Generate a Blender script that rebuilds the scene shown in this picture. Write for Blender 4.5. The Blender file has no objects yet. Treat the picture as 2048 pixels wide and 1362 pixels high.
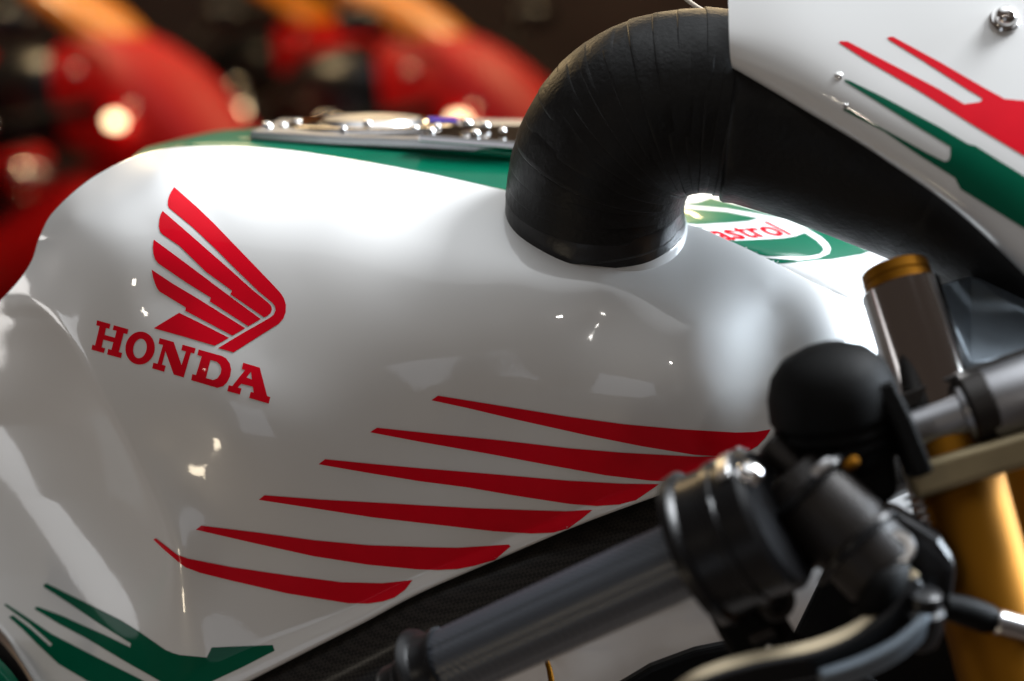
import bpy, bmesh, math, random
import numpy as np
from mathutils import Vector, Matrix
from mathutils.bvhtree import BVHTree
from mathutils.geometry import delaunay_2d_cdt
from mathutils.interpolate import poly_3d_calc

random.seed(7)
rng = np.random.default_rng(7)
sc = bpy.context.scene
C = sc.collection

# ------------------------------------------------------------------ camera
LENS, SENS, PITCH, FOCUS = 60.0, 36.0, math.radians(12), 0.955
CAM = Vector((0, 0, 1.2))
FWD = Vector((0, math.cos(PITCH), -math.sin(PITCH)))
UPV = Vector((0, math.sin(PITCH), math.cos(PITCH)))
RGT = Vector((1, 0, 0))
K = SENS / LENS / 2048.0                      # metres per photo pixel at one metre
cd = bpy.data.cameras.new('camera'); cam = bpy.data.objects.new('camera', cd); C.objects.link(cam)
cam.location = CAM; cam.rotation_euler = (math.pi / 2 - PITCH, 0, 0)
cd.lens = LENS; cd.sensor_width = SENS; cd.clip_start = 0.05; cd.clip_end = 100
cd.dof.use_dof = True; cd.dof.focus_distance = FOCUS; cd.dof.aperture_fstop = 2.8
sc.camera = cam

# ------------------------------------------------------------------ room light
w = bpy.data.worlds.new('World'); sc.world = w; w.use_nodes = True
bg = w.node_tree.nodes['Background']
bg.inputs[0].default_value = (1.0, 0.77, 0.65, 1); bg.inputs[1].default_value = 0.066

def area(name, loc, aim, sx, sy, power, col, shape='RECTANGLE'):
    l = bpy.data.lights.new(name, 'AREA'); l.shape = shape; l.size = sx; l.size_y = sy
    l.energy = power; l.color = col
    o = bpy.data.objects.new(name, l); C.objects.link(o); o.location = loc
    o.rotation_euler = (Vector(aim) - Vector(loc)).to_track_quat('-Z', 'Y').to_euler()
    return o
area('skylight', (-0.25, 1.5, 3.5), (-0.38, 1.2, 1.0), 4.6, 4.0, 31, (0.91, 0.96, 1.0)).data.spread = math.radians(88)
area('roof_window', (1.7, 1.35, 3.1), (-0.1, 0.95, 1.05), 1.0, 0.9, 20, (0.92, 0.96, 1.0)).data.spread = math.radians(70)
area('window_light', (2.5, 1.55, 1.75), (0.2, 0.95, 1.0), 1.3, 1.0, 44, (0.78, 0.89, 1.0)).data.spread = math.radians(90)
area('hall_window', (-3.2, 2.9, 1.1), (-0.3, 1.0, 1.0), 0.6, 0.7, 4, (1.0, 0.97, 0.94))
area('left_edge_glint_light', (-2.4, 1.9, 0.55), (-0.3, 1.0, 1.0), 0.40, 0.45, 1.8, (1.0, 0.97, 0.94))  # added lamp, placed to reflect along the tank's left edge
area('left_reflection_light', (-3.0, 1.0, 0.7), (-0.25, 1.0, 1.0), 1.0, 0.75, 5.5, (0.95, 0.97, 1.0))  # added panel, no known doorway, reflects in the knee recess
area('warm_hall_lamp', (-1.6, 4.4, 2.6), (-0.6, 3.3, 1.0), 0.4, 0.4, 25, (1.0, 0.72, 0.38))
area('warm_hall_lamp', (-0.3, 5.0, 2.5), (0.0, 1.0, 1.0), 1.6, 0.35, 12, (1.0, 0.74, 0.42))
area('low_reflection_light', (-0.6, -1.3, 0.45), (-0.1, 0.95, 1.0), 0.5, 0.9, 1.3, (0.80, 0.88, 1.0))  # added light behind the camera for a bluish reflection low on the tank
area('low_glint_light', (-1.0, 0.05, 0.16), (-0.3, 0.95, 1.0), 0.10, 0.16, 1.0, (1.0, 0.85, 0.62))  # added low lamp for small warm glints on the tank side
area('high_glint_light', (-1.7, -2.0, 2.2), (-0.1, 0.95, 1.0), 0.12, 0.12, 3.5, (1.0, 0.9, 0.75))  # added lamp, dots a small highlight on the paint
area('high_glint_light', (0.7, -2.6, 2.5), (0.1, 0.95, 1.0), 0.14, 0.10, 4, (1.0, 0.96, 0.9))  # second added highlight lamp
area('warm_hall_lamp', (0.6, 4.6, 2.7), (0.3, 3.3, 1.0), 0.4, 0.4, 25, (1.0, 0.72, 0.38))

sc.view_settings.view_transform = 'Standard'; sc.view_settings.look = 'None'
sc.view_settings.exposure = 0.0; sc.view_settings.gamma = 1.0
sc.cycles.use_denoising = True
sc.cycles.max_bounces = 8
sc.cycles.sample_clamp_indirect = 6.0

# ------------------------------------------------------------------ helpers
def P(px, py, d):
    px, py, d = float(px), float(py), float(d)
    return CAM + d * (FWD + RGT * ((px - 1024) * K) + UPV * ((681 - py) * K))

def mat(name, col, rough=0.4, metal=0.0, coat=0.0, coat_rough=0.03, spec=0.5, var=0.0, vscale=40, bump=0.0, bscale=200,
        emit=None, trans=0.0, rvar=0.0):
    m = bpy.data.materials.new(name); m.use_nodes = True
    nt = m.node_tree; b = nt.nodes['Principled BSDF']
    b.inputs['Base Color'].default_value = (*col, 1); b.inputs['Roughness'].default_value = rough
    b.inputs['Metallic'].default_value = metal; b.inputs['Coat Weight'].default_value = coat
    b.inputs['Coat Roughness'].default_value = coat_rough; b.inputs['Specular IOR Level'].default_value = spec
    b.inputs['Transmission Weight'].default_value = trans
    if emit:
        b.inputs['Emission Color'].default_value = (*emit[0], 1); b.inputs['Emission Strength'].default_value = emit[1]
    tc = nt.nodes.new('ShaderNodeTexCoord')
    if var or rvar:
        n = nt.nodes.new('ShaderNodeTexNoise'); n.inputs['Scale'].default_value = vscale; n.inputs['Detail'].default_value = 6
        nt.links.new(tc.outputs['Object'], n.inputs['Vector'])
    if var:
        mx = nt.nodes.new('ShaderNodeMixRGB'); mx.blend_type = 'MULTIPLY'; mx.inputs[0].default_value = 1
        rp = nt.nodes.new('ShaderNodeMapRange'); rp.inputs[1].default_value = 0.3; rp.inputs[2].default_value = 0.7
        rp.inputs[3].default_value = 1 - var; rp.inputs[4].default_value = 1
        nt.links.new(n.outputs[0], rp.inputs[0])
        mx.inputs[1].default_value = (*col, 1); nt.links.new(rp.outputs[0], mx.inputs[2])
        nt.links.new(mx.outputs[0], b.inputs['Base Color'])
    if rvar:
        rr = nt.nodes.new('ShaderNodeMapRange'); rr.inputs[1].default_value = 0.35; rr.inputs[2].default_value = 0.7
        rr.inputs[3].default_value = rough; rr.inputs[4].default_value = rough + rvar
        nt.links.new(n.outputs[0], rr.inputs[0]); nt.links.new(rr.outputs[0], b.inputs['Roughness'])
    if bump:
        n2 = nt.nodes.new('ShaderNodeTexNoise'); n2.inputs['Scale'].default_value = bscale; n2.inputs['Detail'].default_value = 4
        nt.links.new(tc.outputs['Object'], n2.inputs['Vector'])
        bp = nt.nodes.new('ShaderNodeBump'); bp.inputs['Strength'].default_value = bump; bp.inputs['Distance'].default_value = 0.001
        nt.links.new(n2.outputs[0], bp.inputs['Height']); nt.links.new(bp.outputs[0], b.inputs['Normal'])
    return m

def white_paint():
    m = mat('white_paint', (0.80, 0.80, 0.79), 0.32, coat=1.0, coat_rough=0.035, spec=0.4)
    nt = m.node_tree; b = nt.nodes['Principled BSDF']
    tc = nt.nodes['Texture Coordinate']
    # faint polishing scratches and dust in the clear coat
    mp = nt.nodes.new('ShaderNodeMapping'); mp.inputs['Scale'].default_value = (30, 30, 9); mp.inputs['Rotation'].default_value = (0.3, 0.5, 0.2)
    nt.links.new(tc.outputs['Object'], mp.inputs[0])
    n = nt.nodes.new('ShaderNodeTexNoise'); n.inputs['Scale'].default_value = 3; n.inputs['Detail'].default_value = 8; n.inputs['Roughness'].default_value = 0.65
    nt.links.new(mp.outputs[0], n.inputs['Vector'])
    rp = nt.nodes.new('ShaderNodeMapRange'); rp.inputs[1].default_value = 0.45; rp.inputs[2].default_value = 0.72
    rp.inputs[3].default_value = 0.02; rp.inputs[4].default_value = 0.13
    nt.links.new(n.outputs[0], rp.inputs[0]); nt.links.new(rp.outputs[0], b.inputs['Coat Roughness'])
    n3 = nt.nodes.new('ShaderNodeTexNoise'); n3.inputs['Scale'].default_value = 14; n3.inputs['Detail'].default_value = 2
    nt.links.new(tc.outputs['Object'], n3.inputs['Vector'])
    n4 = nt.nodes.new('ShaderNodeTexNoise'); n4.inputs['Scale'].default_value = 260; n4.inputs['Detail'].default_value = 2
    nt.links.new(tc.outputs['Object'], n4.inputs['Vector'])
    bq = nt.nodes.new('ShaderNodeBump'); bq.inputs['Strength'].default_value = 0.07; bq.inputs['Distance'].default_value = 0.0004
    nt.links.new(n4.outputs[0], bq.inputs['Height'])
    bp = nt.nodes.new('ShaderNodeBump'); bp.inputs['Strength'].default_value = 0.03; bp.inputs['Distance'].default_value = 0.002
    nt.links.new(bq.outputs[0], bp.inputs['Normal'])
    nt.links.new(n3.outputs[0], bp.inputs['Height']); nt.links.new(bp.outputs[0], b.inputs['Coat Normal'])
    return m

def carbon():
    m = mat('carbon_weave', (0.02, 0.018, 0.016), 0.5, coat=0.15, coat_rough=0.2, spec=0.25)
    nt = m.node_tree; b = nt.nodes['Principled BSDF']; tc = nt.nodes['Texture Coordinate']
    mp = nt.nodes.new('ShaderNodeMapping'); mp.inputs['Rotation'].default_value = (0, math.radians(-32), 0)
    nt.links.new(tc.outputs['Object'], mp.inputs[0])
    ck = nt.nodes.new('ShaderNodeTexChecker'); ck.inputs['Scale'].default_value = 560
    ck.inputs[1].default_value = (0.020, 0.017, 0.014, 1); ck.inputs[2].default_value = (0.004, 0.003, 0.0025, 1)
    nt.links.new(mp.outputs[0], ck.inputs[0]); nt.links.new(ck.outputs[0], b.inputs['Base Color'])
    bp = nt.nodes.new('ShaderNodeBump'); bp.inputs['Strength'].default_value = 0.6; bp.inputs['Distance'].default_value = 0.0006
    nt.links.new(ck.outputs[1], bp.inputs['Height']); nt.links.new(bp.outputs[0], b.inputs['Normal'])
    return m

def grip_rubber():
    m = mat('grip_rubber', (0.040, 0.049, 0.064), 0.34, spec=1.0)
    nt = m.node_tree; b = nt.nodes['Principled BSDF']; tc = nt.nodes['Texture Coordinate']
    wv = nt.nodes.new('ShaderNodeTexWave'); wv.inputs['Scale'].default_value = 150; wv.bands_direction = 'DIAGONAL'
    nt.links.new(tc.outputs['Object'], wv.inputs[0])
    bp = nt.nodes.new('ShaderNodeBump'); bp.inputs['Strength'].default_value = 0.5; bp.inputs['Distance'].default_value = 0.0006
    nt.links.new(wv.outputs[1], bp.inputs['Height']); nt.links.new(bp.outputs[0], b.inputs['Normal'])
    return m

M = dict(
    white=white_paint(),
    red=mat('red_vinyl', (0.80, 0.003, 0.018), 0.4, spec=0.05, coat=0.16, coat_rough=0.05, var=0.08, vscale=60),
    green=mat('green_vinyl', (0.0, 0.115, 0.06), 0.35, spec=0.05, coat=0.25, coat_rough=0.04, var=0.08, vscale=60),
    decal_white=mat('white_vinyl', (0.8, 0.8, 0.8), 0.35, coat=0.8, coat_rough=0.04),
    rubber=mat('black_tape', (0.0045, 0.0042, 0.0042), 0.44, spec=0.26, bump=0.35, bscale=350, rvar=0.12, vscale=70),
    rubber_glossy=mat('black_rubber_band', (0.010, 0.010, 0.011), 0.38, spec=0.5, bump=0.5, bscale=120),
    black=mat('black_plastic', (0.003, 0.003, 0.003), 0.6, spec=0.12, bump=0.15, bscale=500),
    black_satin=mat('black_anodised_metal', (0.010, 0.010, 0.011), 0.3, metal=0.2, spec=0.4, bump=0.05, bscale=700),
    dark_metal=mat('brown_grey_cast_metal', (0.024, 0.020, 0.018), 0.42, metal=0.35, bump=0.3, bscale=900),
    chrome=mat('polished_steel', (0.85, 0.84, 0.83), 0.12, metal=1.0, bump=0.03, bscale=100),
    dark_chrome=mat('smoky_polished_steel', (0.46, 0.43, 0.41), 0.10, metal=1.0, bump=0.04, bscale=90),
    satin_alloy=mat('satin_cast_alloy', (0.34, 0.34, 0.355), 0.42, metal=1.0, bump=0.1, bscale=500),
    warm_edge=mat('warm_reflection_edge', (0.34, 0.28, 0.19), 0.3, metal=1.0, bump=0.06, bscale=200),  # gold tint puts the warm lamp's reflection into the metal colour
    alloy=mat('brushed_alloy', (0.62, 0.62, 0.63), 0.28, metal=1.0, bump=0.05, bscale=300),
    grey_metal=mat('blue_grey_plate_metal', (0.16, 0.19, 0.22), 0.35, metal=0.7, rvar=0.15),
    gold=mat('gold_anodised', (0.24, 0.10, 0.009), 0.55, metal=1.0, bump=0.04, bscale=300),
    tan=mat('tan_coated_metal', (0.34, 0.27, 0.15), 0.45, metal=0.4, var=0.2),
    carbon=carbon(), grip=grip_rubber(),
    lever=mat('polished_dark_metal', (0.33, 0.32, 0.31), 0.22, metal=1.0, bump=0.05, bscale=150),
    purple=mat('purple_anodised', (0.12, 0.08, 0.55), 0.25, metal=0.8),
    cable=mat('beige_cable_sleeve', (0.55, 0.47, 0.38), 0.5),
    bead_glow=mat('glowing_bead', (0.9, 0.7, 0.4), 0.3, emit=((1.0, 0.74, 0.42), 6.0)),  # emission for the added beads that make the blur discs
    bike_red=mat('background_red_paint', (0.62, 0.003, 0.004), 0.5, spec=0.2),
    amber=mat('glow_tinted_screen', (0.95, 0.30, 0.012), 0.35, coat=0.3),  # amber base colour stands in for warm light on the parked bikes
    beige=mat('beige_paint', (0.42, 0.36, 0.28), 0.4, coat=0.5),
    tyre=mat('tyre_rubber', (0.015, 0.015, 0.015), 0.7, bump=0.4, bscale=80),
    floor=mat('workshop_floor', (0.10, 0.075, 0.06), 0.45, var=0.4, vscale=2.5, bump=0.2, bscale=60),
    wall=mat('dark_wall', (0.30, 0.22, 0.18), 0.7, var=0.4, vscale=1.5),
)

def link(name, me, m, parent=None, smooth=True, label=None, kind=None):
    o = bpy.data.objects.new(name, me); C.objects.link(o)
    if m: me.materials.append(m)
    if smooth: me.polygons.foreach_set('use_smooth', [True] * len(me.polygons))
    if parent:
        o.parent = parent
        o.matrix_parent_inverse = WM[parent.name].inverted() if parent.name in WM else Matrix()
    if label: o['label'] = label
    if kind: o['kind'] = kind
    return o
WM = {}
def mesh(name, v, f, m, parent=None, **k):
    me = bpy.data.meshes.new(name); me.from_pydata([tuple(x) for x in v], [], f); me.update()
    return link(name, me, m, parent, **k)
def thing(name, label, cat, loc=(0, 0, 0), rz=0, group=None):
    o = bpy.data.objects.new(name, None); C.objects.link(o); o.location = loc; o.rotation_euler = (0, 0, rz)
    WM[o.name] = Matrix.Translation(Vector(loc)) @ Matrix.Rotation(rz, 4, 'Z')
    o['label'] = label; o['category'] = cat
    if group: o['group'] = group
    return o
def bevel(o, wd, seg=2, ang=35):
    b = o.modifiers.new('bevel', 'BEVEL'); b.width = wd; b.segments = seg; b.limit_method = 'ANGLE'; b.angle_limit = math.radians(ang)
    return o

def crm(pts, n):
    """Catmull-Rom through rows of numbers, n samples in all."""
    p = np.array(pts, float); k = len(p)
    p = np.vstack([2 * p[0] - p[1], p, 2 * p[-1] - p[-2]])
    out = []
    for t in np.linspace(0, k - 1, n):
        i = min(int(t), k - 2); s = t - i; a, b, c, d = p[i], p[i + 1], p[i + 2], p[i + 3]
        out.append(0.5 * ((2 * b) + (c - a) * s + (2 * a - 5 * b + 4 * c - d) * s * s + (3 * b - a - 3 * c + d) * s ** 3))
    return np.array(out)
def grid_faces(nr, nc, wrap=False):
    f = []
    for r in range(nr - 1):
        for c in range(nc if wrap else nc - 1):
            c2 = (c + 1) % nc
            f.append((r * nc + c, r * nc + c2, (r + 1) * nc + c2, (r + 1) * nc + c))
    return f
def net(rows, nr, nc):
    """rows of (px,py,d) control points -> smooth world grid (nr x nc)."""
    a = np.array([crm(r, nc) for r in rows])
    b = np.array([crm(a[:, j], nr) for j in range(nc)]).transpose(1, 0, 2)
    return b
def net_obj(name, rows, nr, nc, m, parent, thick=0, **k):
    b = net(rows, nr, nc)
    o = mesh(name, [P(*q) for q in b.reshape(-1, 3)], grid_faces(nr, nc), m, parent, **k)
    if thick:
        s = o.modifiers.new('solidify', 'SOLIDIFY'); s.thickness = thick; s.offset = 0
    return o

def frames(pts):
    pts = [Vector(p) for p in pts]; n = len(pts); T = []
    for i in range(n):
        T.append((pts[min(i + 1, n - 1)] - pts[max(i - 1, 0)]).normalized())
    ref = Vector((0, 0, 1)) if abs(T[0].z) < 0.9 else Vector((1, 0, 0))
    N = [(ref - T[0] * ref.dot(T[0])).normalized()]
    for i in range(1, n):
        v = N[-1] - T[i] * N[-1].dot(T[i]); N.append(v.normalized())
    return pts, T, N, [t.cross(a) for t, a in zip(T, N)]
def tube(name, pts, rad, m, parent=None, seg=24, cap=True, squash=None, **k):
    pts, T, N, B = frames(pts); v = []
    if not hasattr(rad, '__len__'): rad = [rad] * len(pts)
    for i, p in enumerate(pts):
        for j in range(seg):
            a = 2 * math.pi * j / seg
            r = float(rad[i]) if not callable(squash) else squash(i, a, rad[i])
            v.append(p + N[i] * (r * math.cos(a)) + B[i] * (r * math.sin(a)))
    f = grid_faces(len(pts), seg, True)
    f = [tuple(reversed(q)) for q in f]
    if cap:
        f.append(tuple(range(seg))); f.append(tuple(reversed(range((len(pts) - 1) * seg, len(pts) * seg))))
    return mesh(name, v, f, m, parent, **k)
def tpx(name, pts, m, parent=None, n=40, seg=24, **k):
    """tube through photo points (px, py, d, radius in photo px)."""
    c = crm(pts, n)
    return tube(name, [P(*q[:3]) for q in c], [q[3] * K * q[2] for q in c], m, parent, seg=seg, **k)
def lathe(name, p0, p1, prof, m, parent=None, seg=48, **k):
    """prof: (fraction along p0->p1, radius in m)."""
    p0, p1 = Vector(p0), Vector(p1); ax = p1 - p0; t = ax.normalized()
    a = Vector((0, 0, 1)) if abs(t.z) < 0.9 else Vector((1, 0, 0))
    N = (a - t * a.dot(t)).normalized(); B = t.cross(N); v = []
    for s, r in prof:
        for j in range(seg):
            an = 2 * math.pi * j / seg
            v.append(p0 + ax * s + N * (r * math.cos(an)) + B * (r * math.sin(an)))
    f = [tuple(reversed(q)) for q in grid_faces(len(prof), seg, True)]
    f.append(tuple(range(seg))); f.append(tuple(reversed(range((len(prof) - 1) * seg, len(prof) * seg))))
    o = mesh(name, v, f, m, parent, **k)
    o.data.set_sharp_from_angle(angle=math.radians(35))
    return o
def lpx(name, a, b, prof, m, parent=None, seg=48, **k):
    """lathe between photo points a,b=(px,py,d); radii in photo px at a's depth."""
    return lathe(name, P(*a), P(*b), [(s, r * K * a[2]) for s, r in prof], m, parent, seg, **k)
def dome(name, c, up, r, m, parent=None, flat=0.75, seg=20, rings=8, **k):
    up = Vector(up).normalized()
    prof = [(-0.25, r * 1.0), (0.0, r)] + [(flat * math.sin(math.pi / 2 * i / rings), r * math.cos(math.pi / 2 * i / rings) + 1e-5) for i in range(1, rings + 1)]
    c = Vector(c)
    return lathe(name, c, c + up * r, prof, m, parent, seg, **k)
def plate(name, poly, m, parent=None, thick=0.01, bev=0.001, **k):
    """poly of (px,py,d); extruded straight away from its own mean normal."""
    w_ = [P(*q) for q in poly]; n = Vector((0, 0, 0)); c = sum(w_, Vector()) / len(w_)
    for i in range(len(w_)):
        n += (w_[i] - c).cross(w_[(i + 1) % len(w_)] - c)
    n.normalize()
    if n.dot(CAM - c) < 0: n = -n
    L = len(w_)
    v = w_ + [p - n * thick for p in w_]
    f = [tuple(range(L)), tuple(reversed(range(L, 2 * L)))] + [((i + 1) % L, i, L + i, L + (i + 1) % L) for i in range(L)]
    o = mesh(name, v, f, m, parent, smooth=False, **k)
    bm = bmesh.new(); bm.from_mesh(o.data); bmesh.ops.recalc_face_normals(bm, faces=bm.faces); bm.to_mesh(o.data); bm.free()
    if bev: bevel(o, bev)
    return o
def bar(name, pts, wd, ht, upv, m, parent=None, bev=0.001, **k):
    """rectangular section swept along world points; wd along side, ht along upv."""
    pts = [Vector(p) for p in pts]; v = []
    for i, p in enumerate(pts):
        t = (pts[min(i + 1, len(pts) - 1)] - pts[max(i - 1, 0)]).normalized()
        u = Vector(upv); u = (u - t * u.dot(t)).normalized(); s = t.cross(u)
        w_ = wd[i] if hasattr(wd, '__len__') else wd; h_ = ht[i] if hasattr(ht, '__len__') else ht
        for a, b in ((-1, -1), (1, -1), (1, 1), (-1, 1)):
            v.append(p + s * (a * w_ / 2) + u * (b * h_ / 2))
    f = grid_faces(len(pts), 4, True); n = len(pts)
    f.append((3, 2, 1, 0)); f.append(tuple(range((n - 1) * 4, n * 4)))
    o = mesh(name, v, f, m, parent, **k)
    bm = bmesh.new(); bm.from_mesh(o.data); bmesh.ops.recalc_face_normals(bm, faces=bm.faces); bm.to_mesh(o.data); bm.free()
    o.data.set_sharp_from_angle(angle=math.radians(40))
    if bev: bevel(o, bev)
    return o

class Skin:
    """a surface decals are laid on."""
    def __init__(s, o):
        me = o.data; s.v = [x.co.copy() for x in me.vertices]; s.f = [tuple(p.vertices) for p in me.polygons]
        s.n = [x.normal.copy() for x in me.vertices]
        s.b = BVHTree.FromPolygons(s.v, s.f)
    def hit(s, px, py):
        dr = (P(px, py, 1.0) - CAM).normalized()
        loc, nn, i, dd = s.b.ray_cast(CAM, dr)
        if loc is None: return None
        f = s.f[i]; wts = poly_3d_calc([s.v[q] for q in f], loc)
        n = sum((s.n[q] * t for q, t in zip(f, wts)), Vector()).normalized()
        if n.dot(dr) > 0: n = -n
        return loc, n
def smooth_poly(p, n=0):
    return [tuple(q) for q in p]
def decal(name, polys, skin, m, parent, off=0.00025, step=9, label=None):
    """vinyl cut to photo outlines (first outer, rest holes) and laid on the skin."""
    pts, edges = [], []
    for pl in polys:
        dense = []
        for a, b in zip(pl, pl[1:] + pl[:1]):
            k = max(1, int(math.hypot(b[0] - a[0], b[1] - a[1]) / step))
            dense += [(a[0] + (b[0] - a[0]) * i / k, a[1] + (b[1] - a[1]) * i / k) for i in range(k)]
        s0 = len(pts); pts += dense; edges += [(s0 + i, s0 + (i + 1) % len(dense)) for i in range(len(dense))]
    xs = [p[0] for p in pts]; ys = [p[1] for p in pts]
    outl = np.array(pts)
    x = min(xs) + step / 2
    while x < max(xs):
        y = min(ys) + step / 2
        while y < max(ys):
            if np.min((outl[:, 0] - x) ** 2 + (outl[:, 1] - y) ** 2) > (step * 0.45) ** 2: pts.append((x, y))
            y += step
        x += step
    vo, eo, fo, *_ = delaunay_2d_cdt([Vector(p) for p in pts], edges, [], 0, 1e-4)
    # keep triangles inside by even-odd test
    def inside(q):
        c = False
        for pl in polys:
            for a, b in zip(pl, pl[1:] + pl[:1]):
                if (a[1] > q[1]) != (b[1] > q[1]) and q[0] < (b[0] - a[0]) * (q[1] - a[1]) / (b[1] - a[1]) + a[0]: c = not c
        return c
    H = {}; V = []; N = []; F = []
    def vid(i):
        if i not in H:
            h = skin.hit(vo[i][0], vo[i][1])
            if h is None: H[i] = None
            else:
                H[i] = len(V); V.append(h[0] + h[1] * off); N.append(h[1])
        return H[i]
    for f in fo:
        for k in range(1, len(f) - 1):
            t = (f[0], f[k], f[k + 1]); cx = sum((vo[q] for q in t), Vector((0, 0))) / 3
            if not inside(cx): continue
            ids = [vid(q) for q in t]
            if None in ids: continue
            q = [V[i] for i in ids]
            if (q[1] - q[0]).cross(q[2] - q[0]).dot(N[ids[0]]) < 0: ids.reverse()
            if max((q[0] - q[1]).length, (q[1] - q[2]).length, (q[0] - q[2]).length) > 0.05: continue
            F.append(tuple(ids))
    o = mesh(name, V, F, m, parent, label=label)
    if F: o.data.normals_split_custom_set_from_vertices([tuple(n) for n in N])
    return o
def Z(pts, ox, oy, s): return [(ox + x * s, oy + y * s) for x, y in pts]
def ell(cx, cy, rx, ry, rot=0, n=40):
    r = math.radians(rot)
    return [(cx + rx * math.cos(t) * math.cos(r) - ry * math.sin(t) * math.sin(r), cy + rx * math.cos(t) * math.sin(r) + ry * math.sin(t) * math.cos(r))
            for t in [2 * math.pi * i / n for i in range(n)]]
def stroke(pts, wd):
    p = [Vector(q) for q in pts]; L, R = [], []
    for i in range(len(p)):
        t = (p[min(i + 1, len(p) - 1)] - p[max(i - 1, 0)]).normalized(); n = Vector((-t.y, t.x)) * wd / 2
        L.append(tuple(p[i] + n)); R.append(tuple(p[i] - n))
    return L + R[::-1]
def tps(pts, lam=0.0):
    p = np.array(pts, float); X = p[:, :2] / 500.0; z = p[:, 2]; n = len(p)
    def U(r2): return np.where(r2 > 1e-12, r2 * np.log(np.maximum(r2, 1e-12)), 0)
    D = ((X[:, None] - X[None]) ** 2).sum(-1); A = np.zeros((n + 3, n + 3))
    A[:n, :n] = U(D) + lam * np.eye(n); A[:n, n] = 1; A[:n, n + 1:] = X; A[n, :n] = 1; A[n + 1:, :n] = X.T
    s = np.linalg.solve(A, np.concatenate([z, np.zeros(3)]))
    def f(x, y):
        q = np.stack([np.asarray(x, float) / 500, np.asarray(y, float) / 500], -1)
        d2 = ((q[..., None, :] - X) ** 2).sum(-1)
        return U(d2) @ s[:n] + s[n] + q @ s[n + 1:]
    return f

# ------------------------------------------------------------------ floor and walls
def quad(name, pts, m, kind='structure'):
    return mesh(name, pts, [(0, 1, 2, 3)], m, smooth=False, kind=kind)
quad('floor', [(-9, -6, 0), (9, -6, 0), (9, 7, 0), (-9, 7, 0)], M['floor'])
quad('wall', [(-9, 7, 0), (9, 7, 0), (9, 7, 4.5), (-9, 7, 4.5)], M['wall'])

# ------------------------------------------------------------------ the racing motorcycle
base = P(1024, 700, 1.05); base.z = 0
bike = thing('racing_motorcycle', 'white racing motorcycle with red and green stripes and thick black air duct, filling the front', 'motorcycle', base)

# --- fuel tank side: depth (mm beyond 950) as a function of the place in view
main = tps([(68, 520, 70), (85, 465, 74), (110, 420, 76), (190, 352, 80), (300, 303, 85), (430, 291, 86), (700, 318, 82), (1015, 380, 66), (1190, 415, 56), (1370, 447, 50), (1550, 525, 44), (1650, 575, 46), (1760, 620, 64),
    (125, 520, 40), (145, 440, 47), (215, 388, 50), (310, 342, 53), (430, 330, 54), (700, 358, 51), (1000, 425, 42), (1360, 490, 36), (1530, 565, 33),
    (200, 520, 19), (300, 450, 20), (430, 430, 24), (700, 450, 20), (930, 490, 17), (930, 545, 4), (1050, 540, 1), (1200, 565, -1), (1290, 590, 2), (1370, 560, 17), (1540, 620, 30),
    (150, 620, 26), (220, 700, 16), (320, 600, 10), (430, 600, 7), (600, 560, 6), (800, 600, 1), (900, 620, -3), (1000, 610, -5), (1200, 650, -5), (1400, 650, -3), (1550, 700, 18), (1680, 690, 24), (1760, 760, 44),
    (280, 800, 14), (400, 760, -1), (540, 720, 0), (700, 720, -1), (900, 740, -3), (1100, 760, -5), (1300, 780, -11), (1420, 770, -9), (1550, 790, 4), (1650, 790, 0),
    (340, 900, 18), (450, 880, 4), (600, 850, 1), (800, 860, 9), (1000, 880, 13), (1200, 900, 10), (1400, 890, -6),
    (400, 1000, 24), (560, 980, 14), (750, 960, 18), (950, 980, 23), (1150, 990, 20),
    (450, 1100, 33), (650, 1080, 28), (850, 1080, 32), (1000, 1060, 32),
    (400, 1200, 41), (600, 1180, 38), (510, 1290, 48), (705, 1211, 43), (830, 1150, 40), (1020, 1075, 35), (1180, 1005, 24), (1330, 952, 9), (1545, 862, -4), (1660, 830, -2), (1760, 810, 38),
    (345, 1100, 29), (350, 1350, 50), (200, 1350, 62)], 0.008)
ridge = np.array([(62, 500), (63, 535), (76, 590), (110, 640), (152, 703), (202, 788), (258, 885), (304, 985), (331, 1065), (345, 1140), (350, 1220), (345, 1320), (335, 1450)], float)
rdz = main(ridge[:, 0], ridge[:, 1])
rfit = np.polyfit(ridge[:, 1] / 1000, rdz, 5)
rc = crm(ridge, 200)
def flank(x, y):
    """the knee recess: falls away to the left of the ridge, flattening as it goes"""
    rx = np.interp(y, rc[:, 1], rc[:, 0]); t = rx - x
    a = np.interp(y, [500, 850, 1000, 1150, 1280, 1450], [0.68, 0.64, 0.56, 0.44, 0.34, 0.26])
    c = np.interp(y, [500, 800, 1000, 1150, 1450], [0.0004, 0.0006, 0.0006, 0.0005, 0.0004])
    tt = np.clip(t, -400, 520)
    return np.polyval(rfit, np.clip(y, 480, 1450) / 1000) + a * tt - np.where(tt > 0, c, 0) * tt * tt
def depth(x, y):
    a, b = main(x, y), flank(x, y)
    k = np.interp(y, [500, 900, 1150, 1300], [1.6, 2.4, 5.0, 9.0])
    mx = np.maximum(a, b)
    return 0.95 + 0.001 * (mx + k * np.log(np.exp((a - mx) / k) + np.exp((b - mx) / k)) - k * 0.3)
crest = [(-150, 770), (-70, 672), (0, 602), (38, 560), (64, 520), (80, 472), (110, 420), (190, 352), (300, 303), (430, 291), (560, 298), (700, 318), (850, 345), (1015, 381), (1190, 415), (1370, 447), (1460, 482), (1550, 525), (1650, 577), (1760, 622)]
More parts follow.
